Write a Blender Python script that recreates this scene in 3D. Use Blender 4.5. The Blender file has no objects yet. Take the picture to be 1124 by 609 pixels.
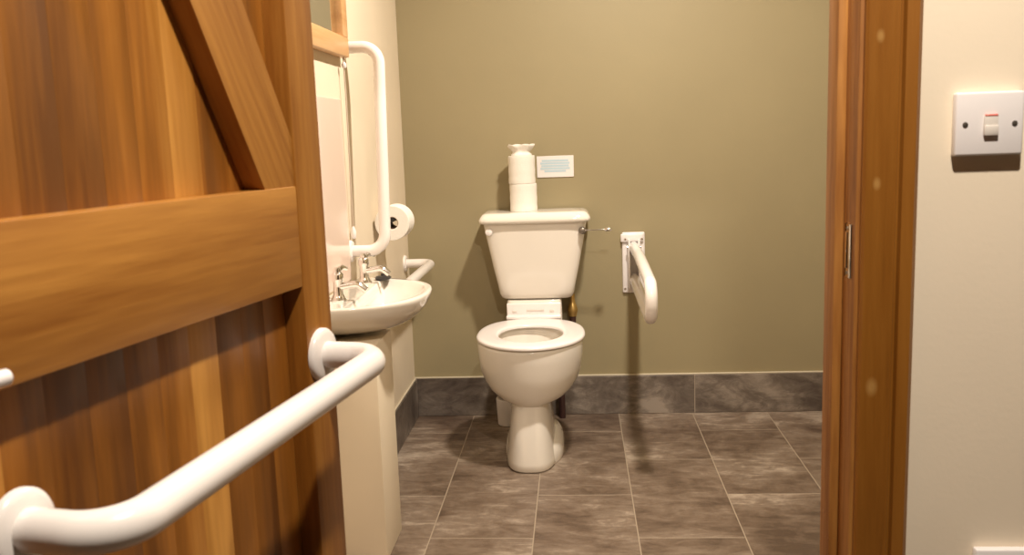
import bpy, bmesh, math, random
from mathutils import Vector, Matrix, Quaternion
PI = math.pi
S = bpy.context.scene
C = S.collection
random.seed(4)

# ------------------------------------------------------------------ materials
def _mat(name):
    m = bpy.data.materials.new(name); m.use_nodes = True
    nt = m.node_tree; b = nt.nodes['Principled BSDF']
    return m, nt, b

def plain(name, col, rough=.5, metal=0., bump=0., bscale=60., spec=.5, coat=0., var=0., vscale=6.):
    m, nt, b = _mat(name)
    b.inputs['Roughness'].default_value = rough
    b.inputs['Metallic'].default_value = metal
    b.inputs['Specular IOR Level'].default_value = spec
    b.inputs['Coat Weight'].default_value = coat
    tc = nt.nodes.new('ShaderNodeTexCoord')
    n = nt.nodes.new('ShaderNodeTexNoise'); n.inputs['Scale'].default_value = vscale; n.inputs['Detail'].default_value = 4
    nt.links.new(tc.outputs['Object'], n.inputs['Vector'])
    r = nt.nodes.new('ShaderNodeValToRGB')
    k = max(var, .012)
    r.color_ramp.elements[0].position = .3; r.color_ramp.elements[1].position = .7
    r.color_ramp.elements[0].color = tuple(c * (1 - k) for c in col) + (1,)
    r.color_ramp.elements[1].color = tuple(min(1, c * (1 + k)) for c in col) + (1,)
    nt.links.new(n.outputs['Fac'], r.inputs['Fac']); nt.links.new(r.outputs['Color'], b.inputs['Base Color'])
    if bump:
        n2 = nt.nodes.new('ShaderNodeTexNoise'); n2.inputs['Scale'].default_value = bscale; n2.inputs['Detail'].default_value = 5
        nt.links.new(tc.outputs['Object'], n2.inputs['Vector'])
        bp = nt.nodes.new('ShaderNodeBump'); bp.inputs['Strength'].default_value = bump; bp.inputs['Distance'].default_value = .002
        nt.links.new(n2.outputs['Fac'], bp.inputs['Height']); nt.links.new(bp.outputs['Normal'], b.inputs['Normal'])
    return m

def wood(name, cols, axis='Z', board=None, board_axis='X', rough=.42, seed=0., grain=1., spots=None, board_off=0.):
    """long grain along axis; board = width of the boards along board_axis"""
    m, nt, b = _mat(name); N = nt.nodes; L = nt.links
    b.inputs['Roughness'].default_value = rough; b.inputs['Coat Weight'].default_value = .12 if rough < .5 else 0
    b.inputs['Coat Roughness'].default_value = .3
    tc = N.new('ShaderNodeTexCoord'); mp = N.new('ShaderNodeMapping')
    sc = {'X': (.6, 9, 9), 'Y': (9, .6, 9), 'Z': (9, 9, .6)}[axis]
    mp.inputs['Scale'].default_value = sc; mp.inputs['Location'].default_value = (seed, seed * 1.7, seed * .6)
    L.new(tc.outputs['Object'], mp.inputs['Vector'])
    n1 = N.new('ShaderNodeTexNoise'); n1.inputs['Scale'].default_value = 1.3; n1.inputs['Detail'].default_value = 6; n1.inputs['Distortion'].default_value = .7
    n2 = N.new('ShaderNodeTexNoise'); n2.inputs['Scale'].default_value = 14; n2.inputs['Detail'].default_value = 5
    vec = mp.outputs['Vector']
    fac = None
    if board:
        sp = N.new('ShaderNodeSeparateXYZ'); L.new(tc.outputs['Object'], sp.inputs[0])
        sb = N.new('ShaderNodeMath'); sb.operation = 'SUBTRACT'; sb.inputs[1].default_value = board_off; L.new(sp.outputs[board_axis], sb.inputs[0])
        dv = N.new('ShaderNodeMath'); dv.operation = 'DIVIDE'; dv.inputs[1].default_value = board; L.new(sb.outputs[0], dv.inputs[0])
        fl = N.new('ShaderNodeMath'); fl.operation = 'FLOOR'; L.new(dv.outputs[0], fl.inputs[0])
        wn = N.new('ShaderNodeTexWhiteNoise'); wn.noise_dimensions = '1D'
        ad = N.new('ShaderNodeMath'); ad.operation = 'ADD'; ad.inputs[1].default_value = seed + .37; L.new(fl.outputs[0], ad.inputs[0]); L.new(ad.outputs[0], wn.inputs['W'])
        va = N.new('ShaderNodeVectorMath'); va.operation = 'MULTIPLY_ADD'; va.inputs[1].default_value = (7, 7, 7)
        L.new(wn.outputs['Color'], va.inputs[0]); L.new(mp.outputs['Vector'], va.inputs[2]); vec = va.outputs[0]
        fac = wn.outputs['Value']
    L.new(vec, n1.inputs['Vector']); L.new(vec, n2.inputs['Vector'])
    mx = N.new('ShaderNodeMath'); mx.operation = 'MULTIPLY_ADD'; mx.inputs[1].default_value = .3 * grain; 
    L.new(n2.outputs['Fac'], mx.inputs[0])
    sc1 = N.new('ShaderNodeMath'); sc1.operation = 'MULTIPLY'; sc1.inputs[1].default_value = .85; L.new(n1.outputs['Fac'], sc1.inputs[0])
    L.new(sc1.outputs[0], mx.inputs[2]); f = mx.outputs[0]
    if fac is not None:
        m2 = N.new('ShaderNodeMath'); m2.operation = 'MULTIPLY_ADD'; m2.inputs[1].default_value = .34
        s3 = N.new('ShaderNodeMath'); s3.operation = 'SUBTRACT'; s3.inputs[1].default_value = .17; L.new(f, s3.inputs[0])
        L.new(fac, m2.inputs[0]); L.new(s3.outputs[0], m2.inputs[2]); f = m2.outputs[0]
    r = N.new('ShaderNodeValToRGB'); e = r.color_ramp.elements
    e[0].position = .32; e[0].color = cols[0] + (1,); e[1].position = .82; e[1].color = cols[2] + (1,)
    q = e.new(.56); q.color = cols[1] + (1,)
    L.new(f, r.inputs['Fac']); colout = r.outputs['Color']
    for (px, pz, rad) in (spots or []):
        mp2 = N.new('ShaderNodeVectorMath'); mp2.operation = 'SUBTRACT'; mp2.inputs[1].default_value = (px, 0, pz); L.new(tc.outputs['Object'], mp2.inputs[0])
        mm = N.new('ShaderNodeVectorMath'); mm.operation = 'MULTIPLY'; mm.inputs[1].default_value = (1, 0, .6); L.new(mp2.outputs[0], mm.inputs[0])
        ln = N.new('ShaderNodeVectorMath'); ln.operation = 'LENGTH'; L.new(mm.outputs[0], ln.inputs[0])
        mr = N.new('ShaderNodeMapRange'); mr.inputs['From Min'].default_value = rad; mr.inputs['From Max'].default_value = rad * .3
        L.new(ln.outputs['Value'], mr.inputs['Value'])
        k = N.new('ShaderNodeMath'); k.operation = 'MULTIPLY'; k.inputs[1].default_value = .32; L.new(mr.outputs[0], k.inputs[0])
        mc = N.new('ShaderNodeMix'); mc.data_type = 'RGBA'; L.new(k.outputs[0], mc.inputs['Factor']); L.new(colout, mc.inputs['A'])
        mc.inputs['B'].default_value = (.72, .46, .16, 1); colout = mc.outputs['Result']
    L.new(colout, b.inputs['Base Color'])
    bp = N.new('ShaderNodeBump'); bp.inputs['Strength'].default_value = .25; bp.inputs['Distance'].default_value = .0015
    L.new(n2.outputs['Fac'], bp.inputs['Height']); L.new(bp.outputs['Normal'], b.inputs['Normal'])
    return m

def slate(name, cols, tile=None, grout=(.30, .25, .20), mode='floor', rough=.42):
    m, nt, b = _mat(name); N = nt.nodes; L = nt.links
    tc = N.new('ShaderNodeTexCoord')
    n1 = N.new('ShaderNodeTexNoise'); n1.inputs['Scale'].default_value = 3.0; n1.inputs['Detail'].default_value = 9; n1.inputs['Roughness'].default_value = .62; n1.inputs['Distortion'].default_value = .35
    n2 = N.new('ShaderNodeTexNoise'); n2.inputs['Scale'].default_value = 9; n2.inputs['Detail'].default_value = 8; n2.inputs['Roughness'].default_value = .7; n2.inputs['Distortion'].default_value = .8
    sp = N.new('ShaderNodeSeparateXYZ'); L.new(tc.outputs['Object'], sp.inputs[0])
    cb = N.new('ShaderNodeCombineXYZ')
    if mode == 'floor': L.new(sp.outputs['Y'], cb.inputs['X']); L.new(sp.outputs['X'], cb.inputs['Y'])
    elif mode == 'back': L.new(sp.outputs['X'], cb.inputs['X']); L.new(sp.outputs['Z'], cb.inputs['Y'])
    else: L.new(sp.outputs['Y'], cb.inputs['X']); L.new(sp.outputs['Z'], cb.inputs['Y'])
    ox, oy, w, h, off = tile
    mp = N.new('ShaderNodeMapping'); mp.inputs['Location'].default_value = (-ox, -oy, 0); L.new(cb.outputs[0], mp.inputs['Vector'])
    br = N.new('ShaderNodeTexBrick'); br.offset = off; br.inputs['Scale'].default_value = 1
    br.inputs['Brick Width'].default_value = w; br.inputs['Row Height'].default_value = h
    br.inputs['Mortar Size'].default_value = .0022; br.inputs['Mortar Smooth'].default_value = .35; br.inputs['Bias'].default_value = 0
    br.inputs['Color1'].default_value = (0, 0, 0, 1); br.inputs['Color2'].default_value = (1, 1, 1, 1); br.inputs['Mortar'].default_value = (.5, .5, .5, 1)
    L.new(mp.outputs[0], br.inputs['Vector'])
    va = N.new('ShaderNodeVectorMath'); va.operation = 'MULTIPLY_ADD'; va.inputs[1].default_value = (5, 3, 4)
    L.new(br.outputs['Color'], va.inputs[0]); L.new(tc.outputs['Object'], va.inputs[2])
    ms = N.new('ShaderNodeMapping'); ms.inputs['Rotation'].default_value = (.5, .3, .55); ms.inputs['Scale'].default_value = (1, 2.6, 2.0)
    L.new(va.outputs[0], ms.inputs['Vector']); L.new(va.outputs[0], n1.inputs['Vector']); L.new(ms.outputs[0], n2.inputs['Vector'])
    mx = N.new('ShaderNodeMath'); mx.operation = 'MULTIPLY_ADD'; mx.inputs[1].default_value = .38
    s1 = N.new('ShaderNodeMath'); s1.operation = 'MULTIPLY'; s1.inputs[1].default_value = .62; L.new(n1.outputs['Fac'], s1.inputs[0])
    L.new(n2.outputs['Fac'], mx.inputs[0]); L.new(s1.outputs[0], mx.inputs[2])
    r = N.new('ShaderNodeValToRGB'); e = r.color_ramp.elements
    e[0].position = .39; e[0].color = cols[0] + (1,); e[1].position = .63; e[1].color = cols[3] + (1,)
    q = e.new(.47); q.color = cols[1] + (1,); q = e.new(.54); q.color = cols[2] + (1,)
    L.new(mx.outputs[0], r.inputs['Fac'])
    mc = N.new('ShaderNodeMix'); mc.data_type = 'RGBA'; L.new(br.outputs['Fac'], mc.inputs['Factor']); L.new(r.outputs['Color'], mc.inputs['A'])
    mc.inputs['B'].default_value = grout + (1,)
    L.new(mc.outputs['Result'], b.inputs['Base Color'])
    b.inputs['Roughness'].default_value = rough
    hh = N.new('ShaderNodeMath'); hh.operation = 'MULTIPLY_ADD'; hh.inputs[1].default_value = -.8
    L.new(br.outputs['Fac'], hh.inputs[0]); L.new(mx.outputs[0], hh.inputs[2])
    bp = N.new('ShaderNodeBump'); bp.inputs['Strength'].default_value = .5; bp.inputs['Distance'].default_value = .006
    L.new(hh.outputs[0], bp.inputs['Height']); L.new(bp.outputs['Normal'], b.inputs['Normal'])
    return m

def emis(name, col, st):
    m, nt, b = _mat(name); b.inputs['Base Color'].default_value = (.9, .9, .9, 1)
    b.inputs['Emission Color'].default_value = col + (1,); b.inputs['Emission Strength'].default_value = st
    return m

M = {}
M['cream'] = plain('cream_paint', (.79, .68, .525), .72, bump=.12, bscale=140, var=.02)
M['cream_gloss'] = plain('cream_boxing_paint', (.76, .655, .50), .5, var=.02)
M['olive'] = plain('olive_paint', (.325, .272, .158), .55, bump=.1, bscale=120, var=.025, vscale=3)
M['ceil'] = plain('ceiling_paint', (.82, .78, .70), .8)
M['ceramic'] = plain('glazed_ceramic', (.82, .77, .70), .09, coat=.3)
M['seatp'] = plain('seat_plastic', (.86, .81, .80), .22)
M['tube'] = plain('white_coated_tube', (.86, .81, .78), .22, coat=.25)
M['plastic'] = plain('white_plastic', (.84, .80, .80), .3)
M['rocker'] = plain('rocker_plastic', (.70, .65, .60), .35)
M['red'] = plain('red_indicator', (.75, .20, .16), .3)
M['paper'] = plain('tissue_paper', (.87, .83, .775), .9, bump=.5, bscale=160, var=.02)
M['card'] = plain('core_card', (.22, .15, .11), .9)
M['chrome'] = plain('chrome', (.78, .76, .74), .1, metal=1)
M['screw'] = plain('screw_steel', (.23, .20, .17), .4, metal=.8)
M['brass'] = plain('brass', (.62, .43, .16), .3, metal=.85)
M['black'] = plain('dark_rubber', (.03, .028, .028), .35)
M['pipe'] = plain('dark_brown_pipe', (.05, .022, .02), .4)
M['grout'] = plain('cream_sealant', (.62, .55, .42), .6)
M['splash'] = plain('blush_splashback', (.80, .64, .55), .16, coat=.2)
M['cord'] = plain('cord_white', (.55, .45, .36), .8)
M['mirror'] = plain('mirror_silver', (.86, .88, .87), .03, metal=1)
M['card_white'] = plain('sign_card', (.84, .80, .80), .4)
M['blue'] = plain('pale_blue_print', (.52, .66, .76), .5)
M['hole'] = plain('dark_recess', (.02, .014, .01), .8)
M['darkwater'] = plain('bowl_water', (.52, .50, .46), .05)
wc = ((.12, .040, .005), (.26, .092, .010), (.46, .205, .036))
M['stile'] = wood('door_stile_wood', wc, 'Z', seed=2.1)
M['railw'] = wood('door_rail_wood', wc, 'X', seed=5.3, board=.0655, board_axis='Z', board_off=.9635)  # shade boundary along the single middle rail put in as two tone bands
M['brace'] = wood('door_brace_wood', wc, 'X', seed=8.8)
wp = ((.13, .043, .006), (.34, .125, .015), (.66, .32, .07))
M['boards'] = wood('door_board_wood', wp, 'Z', board=.052, board_axis='X', seed=3.7, board_off=.072, grain=.7)
wf = ((.10, .034, .005), (.235, .085, .008), (.32, .13, .018))
M['frame'] = wood('frame_wood', wf, 'Z', seed=12.2, spots=[(.012, 1.262, .006), (.012, 1.078, .006), (.012, .81, .009)])
M['lining'] = wood('lining_wood', ((.05, .018, .005), (.30, .115, .018), (.50, .23, .05)), 'Z', seed=15.4, grain=1.6, rough=.62)
M['pine'] = wood('mirror_frame_pine', ((.50, .26, .10), (.66, .38, .17), (.74, .47, .25)), 'Y', seed=1.4)
fl_c = ((.085, .055, .038), (.150, .105, .075), (.215, .162, .122), (.42, .345, .275))
M['floor'] = slate('slate_floor', fl_c, (3.44, .157, .64, .3045, .5), mode='floor', grout=(.36,.29,.22))
sk_c = ((.055, .040, .034), (.105, .082, .068), (.165, .135, .112), (.33, .28, .235))
M['skirt_b'] = slate('slate_skirting_back', sk_c, (.472, -.3, .61, .6, 0), mode='back', grout=(.36, .30, .24))
M['skirt_l'] = slate('slate_skirting_side', sk_c, (3.1, -.3, .61, .6, 0), mode='side', grout=(.30, .25, .2))
M['hall_floor_dark'] = plain('hall_floor_bounce_dark', (.10, .075, .055), .95, bump=.4, bscale=220, var=.1, vscale=40)  # dark layer added over the unseen hall floor to cut bounce light
M['hall'] = plain('hall_bounce_dark', (.13, .085, .05), .7)  # unseen hall walls, made dark to keep bounce off the door
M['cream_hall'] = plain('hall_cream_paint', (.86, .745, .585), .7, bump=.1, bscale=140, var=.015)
M['glow'] = emis('lamp_diffuser', (1, .86, .68), 6)

# ------------------------------------------------------------------ mesh helpers
def obj(name, bm, mat, parent=None, ang=40, loc=None):
    bmesh.ops.recalc_face_normals(bm, faces=bm.faces)
    me = bpy.data.meshes.new(name); bm.to_mesh(me); bm.free()
    for p in me.polygons: p.use_smooth = True
    me.set_sharp_from_angle(angle=math.radians(ang))
    mats = mat if isinstance(mat, (list, tuple)) else [mat]
    for k in mats: me.materials.append(M[k])
    o = bpy.data.objects.new(name, me); C.objects.link(o)
    if parent: o.parent = parent
    if loc: o.location = loc
    return o

def thing(name, label, cat, loc=(0, 0, 0), rotz=0, group=None, kind=None):
    o = bpy.data.objects.new(name, None); C.objects.link(o); o.empty_display_size = .05
    o.location = loc; o.rotation_euler = (0, 0, rotz); o['label'] = label; o['category'] = cat
    if group: o['group'] = group
    if kind: o['kind'] = kind
    return o
def tag(o, label, cat, group=None):
    o['label'] = label; o['category'] = cat
    if group: o['group'] = group
    return o
def struct(name, bm, mat, **k):
    o = obj(name, bm, mat, **k); o['kind'] = 'structure'; return o

def box(bm, a, b, bev=0., seg=2, mi=0, mtx=None):
    r = bmesh.ops.create_cube(bm, size=1)
    vs = r['verts']; c = [(a[i] + b[i]) / 2 for i in range(3)]; s = [abs(b[i] - a[i]) for i in range(3)]
    for v in vs:
        v.co = Vector((v.co[i] * s[i] + c[i] for i in range(3)))
    fs = set(f for v in vs for f in v.link_faces)
    if bev:
        es = list(set(e for v in vs for e in v.link_edges))
        r2 = bmesh.ops.bevel(bm, geom=es, offset=bev, segments=seg, affect='EDGES', profile=.5)
        fs |= set(r2['faces']); vs = list(set(v for f in fs if f.is_valid for v in f.verts))
    for f in fs:
        if f.is_valid: f.material_index = mi
    if mtx is not None:
        for v in vs:
            if v.is_valid: v.co = mtx @ v.co
    return vs
def nb(): return bmesh.new()

def frame_of(d):
    d = Vector(d).normalized(); u = Vector((0, 0, 1)) if abs(d.z) < .9 else Vector((1, 0, 0))
    x = d.cross(u).normalized(); return d, x, x.cross(d).normalized()

def lathe(bm, prof, o, axis, n=32, mi=0, cap=True):
    """prof: list of (distance along axis, radius)"""
    d, x, y = frame_of(axis); o = Vector(o); rings = []
    for (h, r) in prof:
        r = max(r, 1e-5)
        rings.append([bm.verts.new(o + d * h + x * r * math.cos(2 * PI * k / n) + y * r * math.sin(2 * PI * k / n)) for k in range(n)])
    fs = []
    for A, B in zip(rings, rings[1:]):
        for k in range(n): fs.append(bm.faces.new((A[k], A[(k + 1) % n], B[(k + 1) % n], B[k])))
    if cap: fs += [bm.faces.new(rings[0][::-1]), bm.faces.new(rings[-1])]
    for f in fs: f.material_index = mi
    return rings

def fillet(pts, r, seg=8):
    pts = [Vector(p) for p in pts]; out = [pts[0]]
    for i in range(1, len(pts) - 1):
        p, a, b = pts[i], (pts[i - 1] - pts[i]), (pts[i + 1] - pts[i])
        rr = r[i - 1] if isinstance(r, (list, tuple)) else r
        la, lb = a.length, b.length; a = a.normalized(); b = b.normalized(); an = a.angle(b)
        t = min(rr / math.tan(an / 2), la * .49, lb * .49); R = t * math.tan(an / 2)
        c = p + (a + b).normalized() * (R / math.sin(an / 2))
        v0 = p + a * t - c; v1 = p + b * t - c
        ax = v0.cross(v1).normalized(); tot = v0.angle(v1)
        for k in range(seg + 1): out.append(c + Quaternion(ax, tot * k / seg) @ v0)
    out.append(pts[-1]); return out

def tube(bm, pts, rad, n=20, mi=0, cap=True):
    pts = [Vector(p) for p in pts]
    rads = rad if isinstance(rad, (list, tuple)) else [rad] * len(pts)
    d, x, y = frame_of(pts[1] - pts[0]); rings = []; prev = d
    for i, p in enumerate(pts):
        if i == 0: t = (pts[1] - pts[0]).normalized()
        elif i == len(pts) - 1: t = (pts[-1] - pts[-2]).normalized()
        else: t = ((pts[i] - pts[i - 1]).normalized() + (pts[i + 1] - pts[i]).normalized()).normalized()
        q = prev.rotation_difference(t); x = q @ x; y = q @ y; prev = t
        rings.append([bm.verts.new(p + x * rads[i] * math.cos(2 * PI * k / n) + y * rads[i] * math.sin(2 * PI * k / n)) for k in range(n)])
    fs = []
    for A, B in zip(rings, rings[1:]):
        for k in range(n): fs.append(bm.faces.new((A[k], A[(k + 1) % n], B[(k + 1) % n], B[k])))
    if cap: fs += [bm.faces.new(rings[0][::-1]), bm.faces.new(rings[-1])]
    for f in fs: f.material_index = mi

def loft(bm, rings, cap0=True, cap1=True, mi=0):
    R = [[bm.verts.new(p) for p in r] for r in rings]; n = len(R[0]); fs = []
    for A, B in zip(R, R[1:]):
        for k in range(n): fs.append(bm.faces.new((A[k], A[(k + 1) % n], B[(k + 1) % n], B[k])))
    if cap0: fs.append(bm.faces.new(R[0][::-1]))
    if cap1: fs.append(bm.faces.new(R[-1]))
    for f in fs: f.material_index = mi
    return R

def sup(cx, cy, hx, hy, z, e=2., n=48, eb=None, hyb=None):
    """superellipse ring; e front exponent (towards -y), eb/hyb for the rear half"""
    out = []
    for k in range(n):
        t = 2 * PI * k / n; c, s = math.cos(t), math.sin(t)
        ee = e if s <= 0 else (eb or e); h = hy if s <= 0 else (hyb or hy)
        out.append(Vector((cx + hx * math.copysign(abs(c) ** (2 / ee), c), cy + h * math.copysign(abs(s) ** (2 / ee), s), z)))
    return out

# ------------------------------------------------------------------ the setting
XL, XR, YW, YF, YB, ZC = -.70, 1.32, 3.68, 1.20, 1.33, 2.40      # bathroom left/right/back, hall face and bathroom face of doorway wall
HX0, HX1, HY0 = -1.9, 2.0, -3.2                               # hall, out of view, enlarged to cut bounce light
DL, DR, DH = -.385, .362, 2.03                                   # clear doorway
def wall(name, a, b, mat):
    bm = nb(); box(bm, a, b); return struct(name, bm, mat)
def structured(o): o['kind'] = 'structure'; return o
wall('floor', (HX0 - .1, HY0 - .1, -.1), (HX1 + .1, YW + .1, 0), 'floor')
wall('floor_hall', (HX0, HY0, 0), (HX1, YF, .006), 'hall_floor_dark')
wall('ceiling', (HX0 - .1, HY0 - .1, ZC), (HX1 + .1, YW + .1, ZC + .1), 'ceil')
wall('wall_back', (XL - .1, YW, 0), (XR + .1, YW + .1, ZC), 'olive')
wall('wall_left', (XL - .1, YB, 0), (XL, YW, ZC), 'cream')
wall('wall_right', (XR, YB, 0), (XR + .1, YW, ZC), 'olive')
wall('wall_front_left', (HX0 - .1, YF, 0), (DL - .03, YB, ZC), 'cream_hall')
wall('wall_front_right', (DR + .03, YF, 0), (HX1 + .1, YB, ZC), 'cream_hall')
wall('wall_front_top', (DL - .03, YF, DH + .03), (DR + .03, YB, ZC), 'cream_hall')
wall('wall_hall_left', (HX0 - .1, HY0, 0), (HX0, YF, ZC), 'hall')
wall('wall_hall_right', (HX1, HY0, 0), (HX1 + .1, YF, ZC), 'hall')
wall('wall_hall_back', (HX0 - .1, HY0 - .1, 0), (HX1 + .1, HY0, ZC), 'hall')

# slate skirting with its cream sealant bead
def baseboard(name, a, b, mat, bead):
    bm = nb(); box(bm, a, b, .002, 1); o = struct(name, bm, mat)
    bm = nb(); box(bm, *bead, .0015, 1); obj('sealant_bead', bm, 'grout', o)
    return o
SH = .163
baseboard('baseboard_back', (XL, YW - .012, 0), (XR, YW, SH), 'skirt_b', ((XL, YW - .010, SH), (XR, YW, SH + .006)))
baseboard('baseboard_left', (XL, 2.54, 0), (XL + .012, YW - .012, SH), 'skirt_l', ((XL, 2.54, SH), (XL + .008, YW - .012, SH + .004)))
baseboard('baseboard_right', (XR - .012, YB, 0), (XR, YW - .012, SH), 'skirt_l', ((XR - .008, YB, SH), (XR, YW - .012, SH + .004)))

# pipe boxing under the basin
bm = nb(); box(bm, (XL, 2.335, 0), (-.547, 2.54, .617), .003, 2)
o = struct('trim_3', bm, 'cream_gloss')

# door frame: right-hand jamb, left-hand jamb, head
t = thing('trim_1', 'varnished timber door frame around the toilet doorway', 'door frame', (0, 0, 0), kind='structure')
def architrave_prof(bm, x0, x1, z0, z1, y, s):
    # moulded board: flat face, small groove and raised outer band; s=+1 outer edge on +x
    w = x1 - x0
    prof = [(0, 0), (0, .008), (.003, .012), (w * .60, .0135), (w * .63, .0085), (w * .67, .0085), (w * .70, .016), (w - .006, .018), (w, .012), (w, 0)]
    rings = []
    for z in (z0, z1):
        rings.append([Vector(((x0 + a) if s > 0 else (x1 - a), y - d, z)) for a, d in prof])
    loft(bm, rings)
bm = nb(); architrave_prof(bm, DR + .005, DR + .073, 0, DH + .075, YF, 1)
a = obj('architrave', bm, 'frame', t, ang=25)
a.location = (DR + .01, 0, 0)
for v in a.data.vertices: v.co.x -= DR + .01
bm = nb(); architrave_prof(bm, DL - .073, DL - .005, 0, DH + .075, YF, -1); obj('architrave', bm, 'frame', t, ang=25)
bm = nb(); box(bm, (DL - .004, YF - .013, DH + .005), (DR + .004, YF, DH + .073), .003); obj('architrave', bm, 'frame', t)
bm = nb(); box(bm, (DR, YF - .001, 0), (DR + .03, YB + .001, DH), .002); obj('lining', bm, 'lining', t)
bm = nb(); box(bm, (DL - .03, YF - .001, 0), (DL, YB + .001, DH), .002); obj('lining', bm, 'lining', t)
bm = nb(); box(bm, (DL - .03, YF - .001, DH), (DR + .03, YB + .001, DH + .03), .002); obj('lining', bm, 'lining', t)
bm = nb(); box(bm, (DR - .013, YF + .048, 0), (DR, YB - .035, DH - .013), .0025); obj('door_stop', bm, 'lining', t)
bm = nb(); box(bm, (DL, YF + .048, 0), (DL + .009, YB - .035, DH - .013), .0025); obj('door_stop', bm, 'lining', t)
bm = nb(); box(bm, (DL, YF + .048, DH - .013), (DR, YB - .035, DH), .0025); obj('door_stop', bm, 'lining', t)
# bathroom-side architraves
for (xa, xb) in ((DR + .005, DR + .073), (DL - .073, DL - .005)):
    bm = nb(); box(bm, (xa, YB, SH if xb < 0 else 0), (xb, YB + .016, DH + .073), .003); obj('architrave', bm, 'frame', t)
# strike plate let into the lining
bm = nb()
yc, zc = YF + .024, .988
ring = []
for (hy, hz) in ((.0115, .036),):
    pass
box(bm, (DR - .0035, yc - .015, zc - .036), (DR + .001, yc - .005, zc + .036), .001, 2)
box(bm, (DR - .0025, yc + .006, zc - .036), (DR + .001, yc + .012, zc + .036), .0006, 1)
box(bm, (DR - .0025, yc - .012, zc + .024), (DR + .001, yc + .012, zc + .036), .0006, 1)
box(bm, (DR - .0025, yc - .012, zc - .036), (DR + .001, yc + .012, zc - .024), .0006, 1)
sp = obj('strike_plate', bm, 'chrome', t)
bm = nb(); box(bm, (DR - .0012, yc - .0065, zc - .0245), (DR + .0005, yc + .0065, zc + .0245)); obj('latch_hole', bm, 'hole', sp)
for dz in (-.030, .030):
    bm = nb(); lathe(bm, [(0, .0028), (.0008, .0028), (.0012, .001)], (DR - .0025, yc, zc + dz), (-1, 0, 0), 14)
    obj('screw', bm, 'screw', sp)

# ------------------------------------------------------------------ the open door (hinged at the left of the doorway)
TH = math.radians(11)
d1 = thing('door_1', 'varnished timber board door standing open with a white rail across it', 'door', (-.3395, 1.197, .008), -math.radians(90) - TH, kind='structure')
# local x along the leaf away from the hinge, y out of the face we see, z up
W, Hd = .762, 1.98; SW = .072; PB = -.029
bm = nb(); box(bm, (0, -.052, 0), (SW, 0, Hd), .0015); obj('stile', bm, 'stile', d1)
bm = nb(); box(bm, (W - SW, -.052, 0), (W, 0, Hd), .0015); obj('stile', bm, 'stile', d1)
for (z0, z1) in ((.964, 1.093), (Hd - .10, Hd), (0, .19)):
    bm = nb(); box(bm, (SW, -.052, z0), (W - SW, -.0005, z1), .0015); obj('rail', bm, 'railw', d1)
# boarded panels: v-grooved boards in one mesh each
def boards(z0, z1):
    bm = nb(); x = SW; w = .052
    prof = [(SW, -.048)]
    while x < W - SW - 1e-6:
        x1 = min(x + w, W - SW)
        prof += [(x + .0006, PB - .0008), (x + .003, PB), (x1 - .003, PB), (x1 - .0006, PB - .0008)]
        x = x1
    prof.append((W - SW, -.048))
    loft(bm, [[Vector((a, b, z)) for a, b in prof] for z in (z0, z1)])
    return bm
obj('board_panel', boards(.19, .964), 'boards', d1, ang=20)
obj('board_panel', boards(1.093, Hd - .10), 'boards', d1, ang=20)
# diagonal braces
def brace(P):
    bm = nb(); loft(bm, [[Vector((x, y, z)) for x, z in P] for y in (PB + .0003, -.002)]); return bm
zt = Hd - .10; sl = .118 / .2
br_ = brace([(SW, 1.093), (.145, 1.093), (.145 + (zt - 1.093) * sl, zt), (.145 + (zt - 1.093) * sl - .108, zt), (SW, 1.093 + (.108 - .073) / sl)])
o = obj('brace', br_, 'brace', d1)
# turn the brace's own axes along its length so that its grain follows it
ang = math.atan2(1, sl); Q = Matrix.Rotation(-ang, 4, 'Y')
o.data.transform(Q.inverted()); o.matrix_local = Q
br_ = brace([(SW, .19), (SW + .09, .19), (W - SW, .86), (W - SW, .964), (W - SW - .05, .964), (SW, .30)]) if False else None
# long white pull rail on the door
def flange(bm, c, axis, r=.037, h=.009):
    lathe(bm, [(0, r), (h * .5, r), (h * .85, r * .93), (h, r * .80), (h + .001, r * .6)], c, axis, 40)
def rail_screws(parent, c, axis, r=.026, mat='screw'):
    d, x, y = frame_of(axis)
    for k in range(3):
        a = PI / 2 + k * 2 * PI / 3
        bm = nb(); lathe(bm, [(0, .0040), (.0012, .0040), (.0020, .0018)], Vector(c) + d * .0088 + (x * math.cos(a) + y * math.sin(a)) * r, axis, 14)
        obj('screw', bm, mat, parent)
ZR = .866; R0 = .0178; s0, s1 = .037, .560
bm = nb(); tube(bm, fillet([(s0, .002, ZR), (s0, .088, ZR), (s1, .088, ZR - .015), (s1, .002, ZR - .015)], .048, 12), R0, 28)
gr = obj('grab_rail', bm, 'tube', d1); gr['label'] = 'white tubular grab rail bolted across the door'
for s in (s0, s1):
    bm = nb(); flange(bm, (s, 0, ZR - (.015 if s > .3 else 0)), (0, 1, 0), .036 if s < .3 else .033); f = obj('flange', bm, 'tube', gr)
# white lever handle on the lock side, and hinges on the other edge
bm = nb(); box(bm, (W - .065, 0, .93), (W - .022, .006, 1.08), .003)
h = obj('door_handle', bm, 'plastic', d1); h['label'] = 'white lever handle'
bm = nb(); tube(bm, fillet([(W - .045, .004, .988), (W - .045, .036, .988), (W - .172, .036, .984)], .014, 8), .0062, 16); obj('lever', bm, 'plastic', h)
for z in (.22, 1.0, 1.72):
    bm = nb(); lathe(bm, [(0, .005), (.09, .005)], (-.006, -.047, z), (0, 0, 1), 14); box(bm, (-.004, -.049, z), (0, -.012, z + .09)); obj('hinge', bm, 'chrome', d1)

# ------------------------------------------------------------------ toilet
TX = -.176
t = thing('toilet', 'white close-coupled toilet with the seat down against the olive wall', 'toilet', (TX, 3.3, 0))
def L(x, y, z): return (x, y - 3.3, z)
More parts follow.
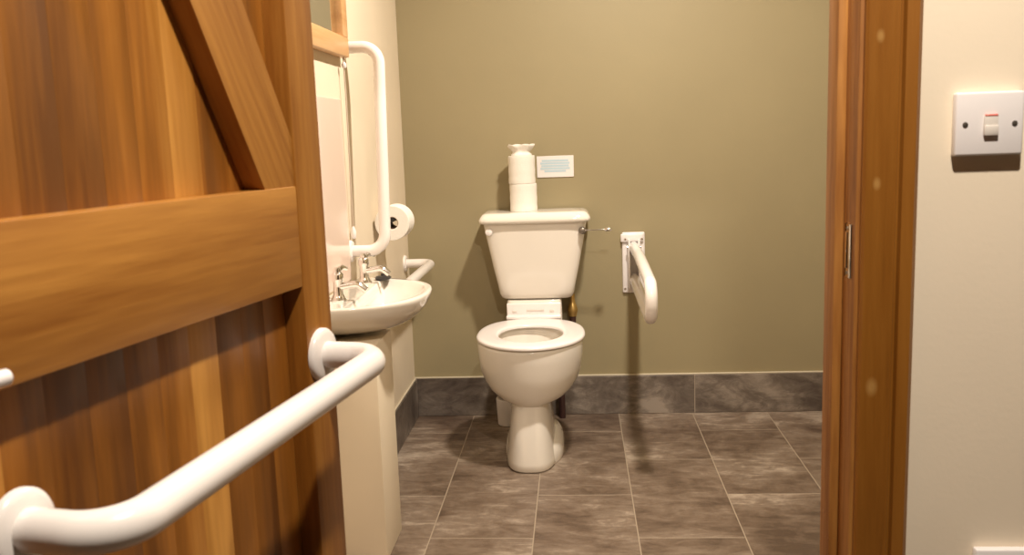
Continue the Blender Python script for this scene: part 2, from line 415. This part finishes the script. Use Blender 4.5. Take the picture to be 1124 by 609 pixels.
# pedestal and bowl: sections (z, front y, back y, half width, front exponent)
sec = [(0, 2.995, 3.44, .090, 2.9), (.008, 2.988, 3.44, .095, 2.9), (.03, 2.990, 3.44, .093, 2.9), (.08, 3.000, 3.43, .085, 3.1),
       (.13, 3.010, 3.43, .079, 3.3), (.17, 3.020, 3.43, .075, 3.3), (.212, 3.030, 3.43, .0725, 3.2), (.226, 3.032, 3.43, .073, 3.0),
       (.2285, 3.028, 3.43, .082, 2.5), (.234, 3.022, 3.44, .103, 2.2), (.246, 3.008, 3.45, .128, 2.1), (.270, 2.995, 3.46, .152, 2.05), (.303, 2.982, 3.47, .171, 2.0),
       (.34, 2.976, 3.475, .183, 2.0), (.385, 2.972, 3.48, .189, 2.0), (.425, 2.969, 3.48, .191, 2.0), (.436, 2.971, 3.48, .190, 2.0), (.441, 2.979, 3.475, .184, 2.0)]
rings = []
for z, yf, yb, hx, e in sec:
    ym = yf + (yb - yf) * (.42 if z > .222 else .55)
    rings.append([Vector(L(p.x, p.y, p.z)) for p in sup(-.006 if z < .227 else -.002, ym, hx, ym - yf, z, e, 64, eb=2.4, hyb=yb - ym)])
for z, k, dy in ((.441, .72, 0), (.425, .70, 0), (.37, .62, 0), (.30, .50, .01), (.25, .36, .02), (.235, .25, .02)):
    rings.append([Vector(L(p.x, p.y, p.z)) for p in sup(0, 3.195 + dy, .184 * k, .215 * k, z, 2.0, 64, eb=2.3, hyb=.24 * k)])
bm = nb(); loft(bm, rings)
# foot flange spreading behind the pedestal front
fl = [(0, .106, .20), (.01, .109, .204), (.035, .108, .203), (.060, .103, .196), (.078, .092, .182), (.086, .070, .16)]
loft(bm, [[Vector(L(p.x + .002, p.y, p.z)) for p in sup(0, 3.245, hx, hy * .98, z, 2.6, 48)] for z, hx, hy in fl])
# rear platform that carries the cistern
def rr(cx, y0, y1, hx, z, e=6, n=48): return [Vector(L(p.x, p.y, p.z)) for p in sup(cx, (y0 + y1) / 2, hx, (y1 - y0) / 2, z, e, n)]
loft(bm, [rr(0, 3.44, 3.60, .070, .20), rr(0, 3.44, 3.62, .085, .30), rr(0, 3.42, 3.64, .108, .38), rr(0, 3.43, 3.65, .110, .43), rr(0, 3.495, 3.655, .111, .445), rr(0, 3.50, 3.655, .109, .512), rr(0, 3.505, 3.65, .105, .519)])
# ceramic foot outlet
tube(bm, [L(0, 3.44, .15), L(0, 3.60, .16), L(0, 3.664, .165)], .052, 24)
pan = obj('pan', bm, 'ceramic', t, ang=50)
bm = nb()
loft(bm, [sup(0, 3.215 - 3.3, .070, .08, .2600, 2, 32), sup(0, 3.215 - 3.3, .070, .08, .2610, 2, 32)]); obj('bowl_water', bm, 'darkwater', pan)
for s in (-1, 1):
    bm = nb(); d = Vector((s, -.05, .75)).normalized(); lathe(bm, [(0, .0055), (.0015, .0055), (.003, .003)], Vector(L(s * .1005, 3.27, .066)) - d * .001, d, 14); obj('fixing_bolt', bm, 'screw', pan)
# seat ring
def seat_ring(off, z, inner):
    if not inner: return sup(0, 3.20 - 3.3, .197 - off, .240 - off, z, 2.0, 64, eb=2.5, hyb=.262 - off)
    return sup(0, 3.195 - 3.3, .117 + off, .145 + off, z, 2.0, 64, eb=2.25, hyb=.150 + off)
bm = nb()
prof = [(.004, .442, 0), (.001, .4435, 0), (0, .448, 0), (.002, .4525, 0), (.007, .4555, 0), (.02, .457, 0), (.05, .4575, 0), (.012, .4565, 1), (.004, .4545, 1), (0, .450, 1), (0, .444, 1), (.003, .442, 1)]
R_ = loft(bm, [seat_ring(a, z, i) for a, z, i in prof], False, False)
n = 64
for k in range(n): bm.faces.new((R_[-1][k], R_[-1][(k + 1) % n], R_[0][(k + 1) % n], R_[0][k]))
st = obj('seat', bm, 'seatp', t, ang=50)
bm = nb(); box(bm, L(-.108, 3.452, .452), L(.108, 3.494, .468), .005, 3)
box(bm, L(-.107, 3.482, .455), L(.107, 3.499, .512), .004, 3); obj('seat_hinge', bm, 'seatp', st)
for (xa, xb, za, zb) in ((-.028, .040, .481, .487), (-.085, -.068, .476, .484), (.062, .079, .476, .484)):
    bm = nb(); box(bm, L(xa, 3.4795, za), L(xb, 3.4825, zb), .001, 1); obj('hinge_slot', bm, 'rocker', st)
# cistern, lid, lever
def cr(z, hx, y0, y1=3.672, e=7): return [Vector(L(p.x + .012, p.y, p.z)) for p in sup(0, (y0 + y1) / 2, hx, (y1 - y0) / 2, z, e, 72)]
bm = nb(); loft(bm, [cr(.519, .118, 3.545, 3.66), cr(.521, .131, 3.53), cr(.529, .142, 3.515), cr(.545, .149, 3.507), cr(.58, .155, 3.502), cr(.65, .170, 3.495), cr(.74, .187, 3.488), cr(.80, .198, 3.483), cr(.832, .204, 3.480)])
cis = obj('cistern', bm, 'ceramic', t, ang=50)
bm = nb(); loft(bm, [cr(.826, .206, 3.474, e=9), cr(.828, .213, 3.466, e=9), cr(.834, .218, 3.460, e=9), cr(.842, .218, 3.460, e=9), cr(.852, .213, 3.464, e=9), cr(.862, .205, 3.472, e=9), cr(.867, .196, 3.482, e=9), cr(.868, .185, 3.492, e=9)])
obj('cistern_lid', bm, 'ceramic', t, ang=60)
bm = nb(); lathe(bm, [(0, .015), (.006, .015), (.009, .012), (.018, .011), (.021, .007)], L(.198, 3.484, .794), (0, -1, 0), 24)
lv = obj('flush_lever', bm, 'screw', t)
bm = nb(); tube(bm, [L(.198, 3.468, .796), L(.25, 3.462, .797), L(.280, 3.462, .797)], [.0028, .0022, .0022], 12); tube(bm, [L(.280, 3.462, .797), L(.287, 3.462, .797), L(.304, 3.462, .798), L(.309, 3.462, .798)], [.005, .008, .008, .005], 16)
obj('lever_arm', bm, 'chrome', lv)
bm = nb(); lathe(bm, [(0, .014), (.003, .014), (.005, .011)], L(-.166, 3.484, .796), (0, -1, 0), 28); obj('blanking_plug', bm, 'seatp', t)

# water supply: brown pipe with a brass valve, right of the pan
t = thing('water_pipe', 'dark brown pipe with brass valve behind the right of the toilet pan', 'pipe', (-.078, 3.625, 0))
bm = nb(); tube(bm, fillet([(0, 0, 0), (0, 0, .33), (.053, .015, .40), (.053, .015, .43)], .03), .0135, 18); obj('pipe', bm, 'pipe', t)
bm = nb(); lathe(bm, [(0, .016), (.012, .018), (.02, .021), (.03, .021), (.05, .014), (.062, .010), (.092, .010)], (.053, .015, .427), (0, 0, 1), 20); obj('valve', bm, 'brass', t)

# toilet brush
t = thing('toilet_brush', 'white toilet brush in a round pot on the floor left of the pan', 'toilet brush', (-.296, 3.55, 0))
bm = nb(); lathe(bm, [(0, .040), (.004, .044), (.06, .047), (.107, .049), (.111, .048), (.111, .043), (.108, .042), (.06, .040), (.03, .036), (.03, 0)], (0, 0, 0), (0, 0, 1), 40, cap=False); 
obj('pot', bm, 'plastic', t)
bm = nb(); lathe(bm, [(0.032, .012), (.036, .030), (.095, .032), (.105, .012), (.12, .0062), (.30, .0062), (.335, .011), (.36, .010), (.368, .004)], (.012, 0, 0), (0, 0, 1), 24); obj('brush', bm, 'plastic', t)

# ------------------------------------------------------------------ rolls on the cistern
def roll_mesh(r, h, rc=.021):
    bm = nb(); n = 48
    prof = [(.002, rc), (0, rc + .002), (0, r - .0015), (.001, r - .0004), (.004, r)] + [(h * k / 8, r + .0006 * math.sin(k * 2.1)) for k in range(1, 8)] + [(h - .004, r), (h - .001, r - .0004), (h, r - .0015), (h, rc + .002), (h - .002, rc)]
    rg = lathe(bm, prof, (0, 0, 0), (0, 0, 1), n, cap=False)
    return bm, rg
for i, (x, z, lab) in enumerate(((-.2075, .8685, 'lower white toilet roll standing directly on the cistern lid'), (-.211, .9775, 'upper white toilet roll stacked on another roll above the cistern'))):
    t = thing('toilet_roll', lab, 'toilet roll', (x, 3.575, z), group='toilet rolls stacked on the cistern')
    bm, rg = roll_mesh(.0535 if i == 0 else .0525, .108)
    if i == 1:   # loose end of the paper wrapped round
        pass
    obj('paper', bm, 'paper', t)
    bm = nb(); lathe(bm, [(.003, .0212), (.105, .0212), (.105, .0198), (.003, .0198), (.003, .0212)], (0, 0, 0), (0, 0, 1), 32, cap=False); obj('core', bm, 'card', t)
# puff of folded tissue on the top roll
bm = nb(); n = 72; rings = []
for (z, r, am) in ((0, .040, .02), (.004, .041, .03), (.010, .034, .05), (.016, .033, .07), (.024, .040, .09), (.034, .047, .10), (.040, .050, .10), (.0425, .049, .09), (.041, .040, .08), (.036, .025, .06), (.033, .008, 0)):
    rings.append([Vector((r * (1 + am * math.sin(7 * 2 * PI * k / n + .4) * .6 + am * .5 * math.sin(11 * 2 * PI * k / n)) * math.cos(2 * PI * k / n), r * .8 * (1 + am * math.sin(5 * 2 * PI * k / n)) * math.sin(2 * PI * k / n), z + .003 * am * 10 * math.sin(4 * 2 * PI * k / n) * (z > .03))) for k in range(n)])
loft(bm, rings)
o = obj('folded_tissue', bm, 'paper', None, ang=60, loc=(-.211, 3.573, 1.0862)); tag(o, 'puff of folded white tissue on top of the stacked rolls', 'tissue')

# small notice on the wall
t = thing('wall_notice', 'small white card notice with pale blue print beside the stacked toilet rolls', 'notice', (-.081, YW, 1.036))
bm = nb(); box(bm, (-.0745, -.004, -.043), (.0745, -.0003, .043), .001, 1); c = obj('card', bm, 'card_white', t)
bm = nb()
for k in range(5):
    w = (.054, .060, .056, .060, .044)[k]; z = .024 - k * .0105
    box(bm, (-w, -.0046, z - .0042), (w * .98, -.0039, z + .0042))
obj('faded_print', bm, 'blue', t)

# ------------------------------------------------------------------ hinged drop-down support arm right of toilet
t = thing('drop_down_rail', 'white hinged support arm on a tall wall plate right of the toilet', 'grab rail', (.228, YW, 0))
bm = nb(); box(bm, (-.046, -.012, .512), (.046, 0, .762), .006, 3)
box(bm, (-.052, -.022, .722), (.040, -.010, .756), .005, 3)
wp = obj('wall_plate', bm, 'plastic', t)
for s in (-1, 1):
    bm = nb(); box(bm, (s * .020 - .004, -.060, .535), (s * .020 + .004, -.010, .735), .003, 2); obj('hinge_cheek', bm, 'plastic', t)
bm = nb(); lathe(bm, [(0, .007), (.058, .007)], (-.029, -.046, .705), (1, 0, 0), 16); obj('hinge_pin', bm, 'chrome', t)
for (x, z) in ((-.033, .735), (.033, .735), (-.036, .53), (.036, .53)):
    bm = nb(); lathe(bm, [(0, .0045), (.0015, .0045), (.0022, .002)], (x, -.0225 if z > .7 else -.0125, z), (0, -1, 0), 14)
    obj('screw', bm, 'chrome', wp)
bm = nb(); tube(bm, fillet([(0, -.03, .705), (.004, -.30, .700), (.006, -.80, .672), (.006, -.80, .555), (.004, -.30, .560), (0, -.03, .575)], [.3, .055, .055, .3], 10), .0205, 24)
obj('arm', bm, 'tube', t)

# ------------------------------------------------------------------ left wall fittings
def wall_rail(name, label, pts, fl, axis, parts_r=.0180, rf=.36):
    t = thing(name, label, 'grab rail', tuple(fl[0]), group=None)
    o = Vector(fl[0])
    bm = nb(); tube(bm, [Vector(p) - o for p in fillet(pts, .075 if fl[0][2] > 1 else .05, 12)], parts_r, 24); obj('tube', bm, 'tube', t)
    for f in fl:
        bm = nb(); flange(bm, Vector(f) - o, axis, .034, .009); q = obj('flange', bm, 'tube', t); rail_screws(q, Vector(f) - o, axis, .026, 'tube')
    return t
YV, XV = 2.79, -.590
wall_rail('grab_rail', 'white vertical grab rail on the left wall beside the mirror', [(XL + .003, YV, 1.445), (XV, YV, 1.445), (XV, YV - .06, .826), (XL + .003, YV - .06, .826)], [(XL, YV, 1.445), (XL, YV - .06, .826)], (1, 0, 0))
wall_rail('grab_rail', 'white horizontal grab rail low in the far left corner behind the basin', [(XL + .003, 3.585, .668), (-.588, 3.585, .668), (-.588, 2.99, .668), (XL + .003, 2.99, .668)], [(XL, 3.585, .668), (XL, 2.99, .668)], (1, 0, 0))

# toilet roll on its holder
YH, ZH = 3.05, .892
t = thing('toilet_roll', 'white toilet roll hanging on the left wall holder behind the vertical rail', 'toilet roll', (-.632, YH, ZH - .0113), group=None)
bm, rg = roll_mesh(.060, .105, .021); bmesh.ops.rotate(bm, cent=(0, 0, 0), matrix=Matrix.Rotation(-PI / 2, 3, 'X'), verts=bm.verts); obj('paper', bm, 'paper', t)
bm = nb(); lathe(bm, [(.002, .0212), (.103, .0212), (.103, .0198), (.002, .0198), (.002, .0212)], (0, 0, 0), (0, 1, 0), 32, cap=False); obj('core', bm, 'card', t)
t = thing('roll_holder', 'small bracket and spindle on the left wall carrying a toilet roll', 'toilet roll holder', (XL, YH + .05, ZH))
bm = nb(); box(bm, (0, .062, -.022), (.006, .098, .022), .002); box(bm, (.004, .072, -.010), (.076, .084, .010), .003); obj('bracket', bm, 'plastic', t)
bm = nb(); tube(bm, [(.068, .076, 0), (.068, -.044, 0)], .0085, 16); obj('spindle', bm, 'black', t)

# mirror in a pine frame
t = thing('wall_mirror', 'pine framed mirror on the left wall above the basin', 'mirror', (XL, 2.40, 1.41))
y0, y1, z0, z1, fw, th = -.34, .345, 0, .84, .058, .030
bm = nb()
box(bm, (.0, y0, z0), (th, y1, z0 + fw), .004); box(bm, (.0, y0, z1 - fw), (th, y1, z1), .004)
box(bm, (.0, y0, z0 + fw * .98), (th, y0 + fw, z1 - fw * .98), .004); box(bm, (.0, y1 - fw, z0 + fw * .98), (th, y1, z1 - fw * .98), .004)
obj('frame', bm, 'pine', t)
bm = nb(); box(bm, (.006, y0 + fw - .006, z0 + fw - .006), (.012, y1 - fw + .006, z1 - fw + .006)); obj('glass', bm, 'mirror', t)

# splashback behind the basin
bm = nb(); box(bm, (XL, 2.10, .742), (XL + .006, 2.70, 1.285), .0015, 1)
o = obj('splashback', bm, 'splash'); tag(o, 'blush pink splashback panel on the wall between basin and mirror', 'splashback')

# pull cord tucked behind the mirror frame
t = thing('pull_cord', 'thin white pull cord hanging down the left wall from mirror to rail', 'pull cord', (XL + .012, 2.735, .90))
bm = nb(); tube(bm, [(0.006, -.016, .515), (.004, -.008, .30), (0, 0, .0)], .0022, 10); obj('cord', bm, 'cord', t)
bm = nb(); lathe(bm, [(0, .004), (.004, .0075), (.022, .0085), (.034, .0045), (.038, .003)], (0, 0, -.036), (0, 0, 1), 18); obj('toggle', bm, 'plastic', t)
bm = nb(); lathe(bm, [(0, .005), (.006, .008), (.014, .006), (.018, .003)], (.006, -.016, .478), (0, 0, 1), 16); obj('knot', bm, 'plastic', t)

# ------------------------------------------------------------------ basin
BX, BYc, BZ = XL, 2.53, .728
t = thing('wash_basin', 'small white hand basin on the left wall with two chrome taps', 'basin', (BX, BYc, 0))
def bring(px, hy, z, x0=.0, e=2.1, n=64, sh=0, es=2.6):
    """D-shaped ring: straight along the wall, bulging out by px, half length hy"""
    out = []
    for k in range(n):
        a = -PI / 2 + PI * k / (n - 1); c, s = math.cos(a), math.sin(a)
        out.append(Vector((x0 + px * abs(c) ** (2 / e), sh + hy * math.copysign(abs(s) ** (2 / es), s), z)))
    return out
bm = nb()
o_ = [(.08, .06, .622), (.12, .09, .624), (.165, .125, .631), (.205, .165, .645), (.235, .203, .662), (.256, .236, .681), (.268, .260, .700), (.273, .270, .716), (.274, .273, .724), (.272, .271, .729), (.268, .268, .7305)]
rings = [bring(px, hy, z, .0, 2.0) for px, hy, z in o_]
inn = [(.260, .252, .7305, .085), (.255, .246, .727, .087), (.246, .236, .715, .090), (.222, .205, .690, .095), (.185, .155, .666, .103), (.140, .08, .652, .115), (.130, .03, .649, .120)]
for px, hy, z, x0 in inn: rings.append([Vector((x0 if p.x < .001 + x0 * 0 else x0 + (p.x) , p.y, p.z)) for p in bring(px - x0, hy, z, 0, 1.9, es=1.95)])
loft(bm, rings)
bas = obj('bowl', bm, 'ceramic', t, ang=75)
bm = nb(); lathe(bm, [(0, .020), (.0025, .020), (.004, .015), (.0035, .004)], (.125, 0, .6485), (0, 0, 1), 24); obj('waste', bm, 'chrome', bas)
bm = nb(); tube(bm, [(.11, 0, .59), (.11, 0, .56)], .018, 16) ; obj('waste_outlet', bm, 'plastic', t) if False else bm.free()
def tap(y, x, lever, rot):
    bm = nb()
    lathe(bm, [(0, .021), (.004, .022), (.010, .018), (.020, .0135), (.052, .0130), (.058, .0165), (.074, .0165), (.080, .012), (.082, .004)], (x, y, .7295), (0, 0, 1), 24)
    tube(bm, fillet([(x, y, .768), (x + .055, y, .776), (x + .078, y, .757)], .02, 6), [.0105] + [.010] * 7 + [.0095], 16)
    tp = obj('tap', bm, 'chrome', t)
    c, s = math.cos(rot), math.sin(rot)
    bm = nb(); P = [(x, y, .808), (x + .02 * c, y + .02 * s, .817), (x + lever * .6 * c, y + lever * .6 * s, .818), (x + lever * c, y + lever * s, .812)]
    tube(bm, P, [.007, .0075, .0075, .006], 14); lathe(bm, [(0, .010), (.012, .011), (.016, .006)], (x, y, .806), (0, 0, 1), 18); obj('lever', bm, 'chrome', tp)
    return tp
tap(-.135, .045, .050, math.radians(75))
tap(.165, .047, .050, math.radians(60))
# black piece added on the rim for the far tap's dark, reflecting spout
bm = nb(); lathe(bm, [(0, .018), (.003, .024), (.008, .026), (.012, .021), (.014, .007), (.020, .006), (.021, .002)], (BX + .092, BYc + .225, .7305), (0, 0, 1), 24)
for v in bm.verts: pass
o = obj('spout_stand_in', bm, 'black'); tag(o, 'small black piece on the far rim of the basin standing in for the tap spout', 'tap spout')

# ------------------------------------------------------------------ hall wall plates
t = thing('light_switch', 'square white rocker switch on the cream wall right of the doorway', 'light switch', (.520, YF, 1.149))
def plate(bm, hx, hz, th):
    rg = []
    for d, k in ((0, .0008), (th * .55, 0), (th * .85, .0012), (th, .0035)):
        rg.append([Vector((x, -d, z)) for x, z in ((-hx + k, -hz + k), (hx - k, -hz + k), (hx - k, hz - k), (-hx + k, hz - k))])
    loft(bm, rg)
bm = nb(); box(bm, (-.0414, -.0135, -.0396), (.0414, 0, .0396), .003, 3); obj('plate', bm, 'plastic', t)
bm = nb(); box(bm, (-.0078, -.0165, -.0150), (.0095, -.0120, .0105), .0015, 2); box(bm, (-.0078, -.0185, -.0150), (.0095, -.0140, -.002), .0015, 2); r = obj('rocker', bm, 'rocker', t)
bm = nb(); box(bm, (-.0070, -.0170, .0088), (.0088, -.0130, .0118), .0008, 1); obj('indicator', bm, 'red', r)
for s in (-1, 1):
    bm = nb(); lathe(bm, [(0, .0034), (.001, .0034), (.0015, .0015)], (s * .030, -.0133, -.0005), (0, -1, 0), 16)
    obj('screw', bm, 'screw', t)
t = thing('wall_socket', 'white plastic socket low on the cream hall wall', 'socket', (.600, YF, .538))
bm = nb(); box(bm, (-.073, -.014, -.043), (.073, 0, .043), .003, 2); obj('plate', bm, 'plastic', t)
for s in (-1, 1):
    bm = nb(); x = s * .036
    for (dx, dz, w, h) in ((0, .002, .002, .004), (-.011, -.018, .0033, .002), (.011, -.018, .0033, .002)): box(bm, (x + dx - w, -.0146, dz - h), (x + dx + w, -.0138, dz + h))
    obj('socket_hole', bm, 'hole', t)
    bm = nb(); box(bm, (s * .012 - .005, -.018, .014), (s * .012 + .005, -.013, .030), .001, 2); obj('rocker', bm, 'rocker', t)

# ------------------------------------------------------------------ ceiling lights
def lamp(name, label, loc, watts, rad=.05, col=(1, .86, .68)):
    t = thing(name, label, 'ceiling light', loc)
    bm = nb(); lathe(bm, [(0, rad + .03), (-.02, rad + .03), (-.028, rad + .022), (-.028, rad + .004), (-.010, rad + .001)], (0, 0, 0), (0, 0, 1), 40, cap=False); obj('housing', bm, 'plastic', t)
    bm = nb(); lathe(bm, [(-.012, rad), (-.014, rad)], (0, 0, 0), (0, 0, 1), 40); obj('diffuser', bm, 'glow', t)
    ld = bpy.data.lights.new(name + '_light', 'AREA'); ld.shape = 'DISK'; ld.size = rad * 2; ld.energy = watts; ld.color = col
    lo = bpy.data.objects.new(name + '_light', ld); C.objects.link(lo); lo.location = (loc[0], loc[1], loc[2] - .031)
    return lo
lamp('ceiling_light', 'round ceiling light over the bathroom floor', (.28, 2.50, ZC), 50, .06, (1, .89, .75))
lamp('ceiling_light', 'round ceiling light in the hall', (.27, .47, ZC), 42, .045, (1, .89, .75))
w = bpy.data.worlds.new('world'); S.world = w; w.use_nodes = True
w.node_tree.nodes['Background'].inputs[0].default_value = (1, .9, .78, 1); w.node_tree.nodes['Background'].inputs[1].default_value = .05

# ------------------------------------------------------------------ camera
yaw, pitch, roll, f = 0.07387, 0.15167, 0.03511, 990.0
fw_ = Vector((-math.sin(yaw) * math.cos(pitch), math.cos(yaw) * math.cos(pitch), -math.sin(pitch)))
r_ = Vector((math.cos(yaw), math.sin(yaw), 0)); dn = fw_.cross(r_)
r2 = r_ * math.cos(roll) + dn * math.sin(roll); d2 = -r_ * math.sin(roll) + dn * math.cos(roll)
cd = bpy.data.cameras.new('camera'); cam = bpy.data.objects.new('camera', cd); C.objects.link(cam)
mw = Matrix.Identity(4)
for i in range(3):
    mw[i][0] = r2[i]; mw[i][1] = -d2[i]; mw[i][2] = -fw_[i]
mw[0][3], mw[1][3], mw[2][3] = 0, 0, 1.15
cam.matrix_world = mw
cd.sensor_fit = 'HORIZONTAL'; cd.sensor_width = 36; cd.lens = 36 * f / 1124; cd.clip_start = .02
cd.dof.use_dof = True; cd.dof.focus_distance = 3.2; cd.dof.aperture_fstop = 10
S.camera = cam
S.view_settings.view_transform = 'Standard'; S.view_settings.look = 'None'; S.view_settings.gamma = 1; S.view_settings.exposure = 0
S.view_settings.use_curve_mapping = False
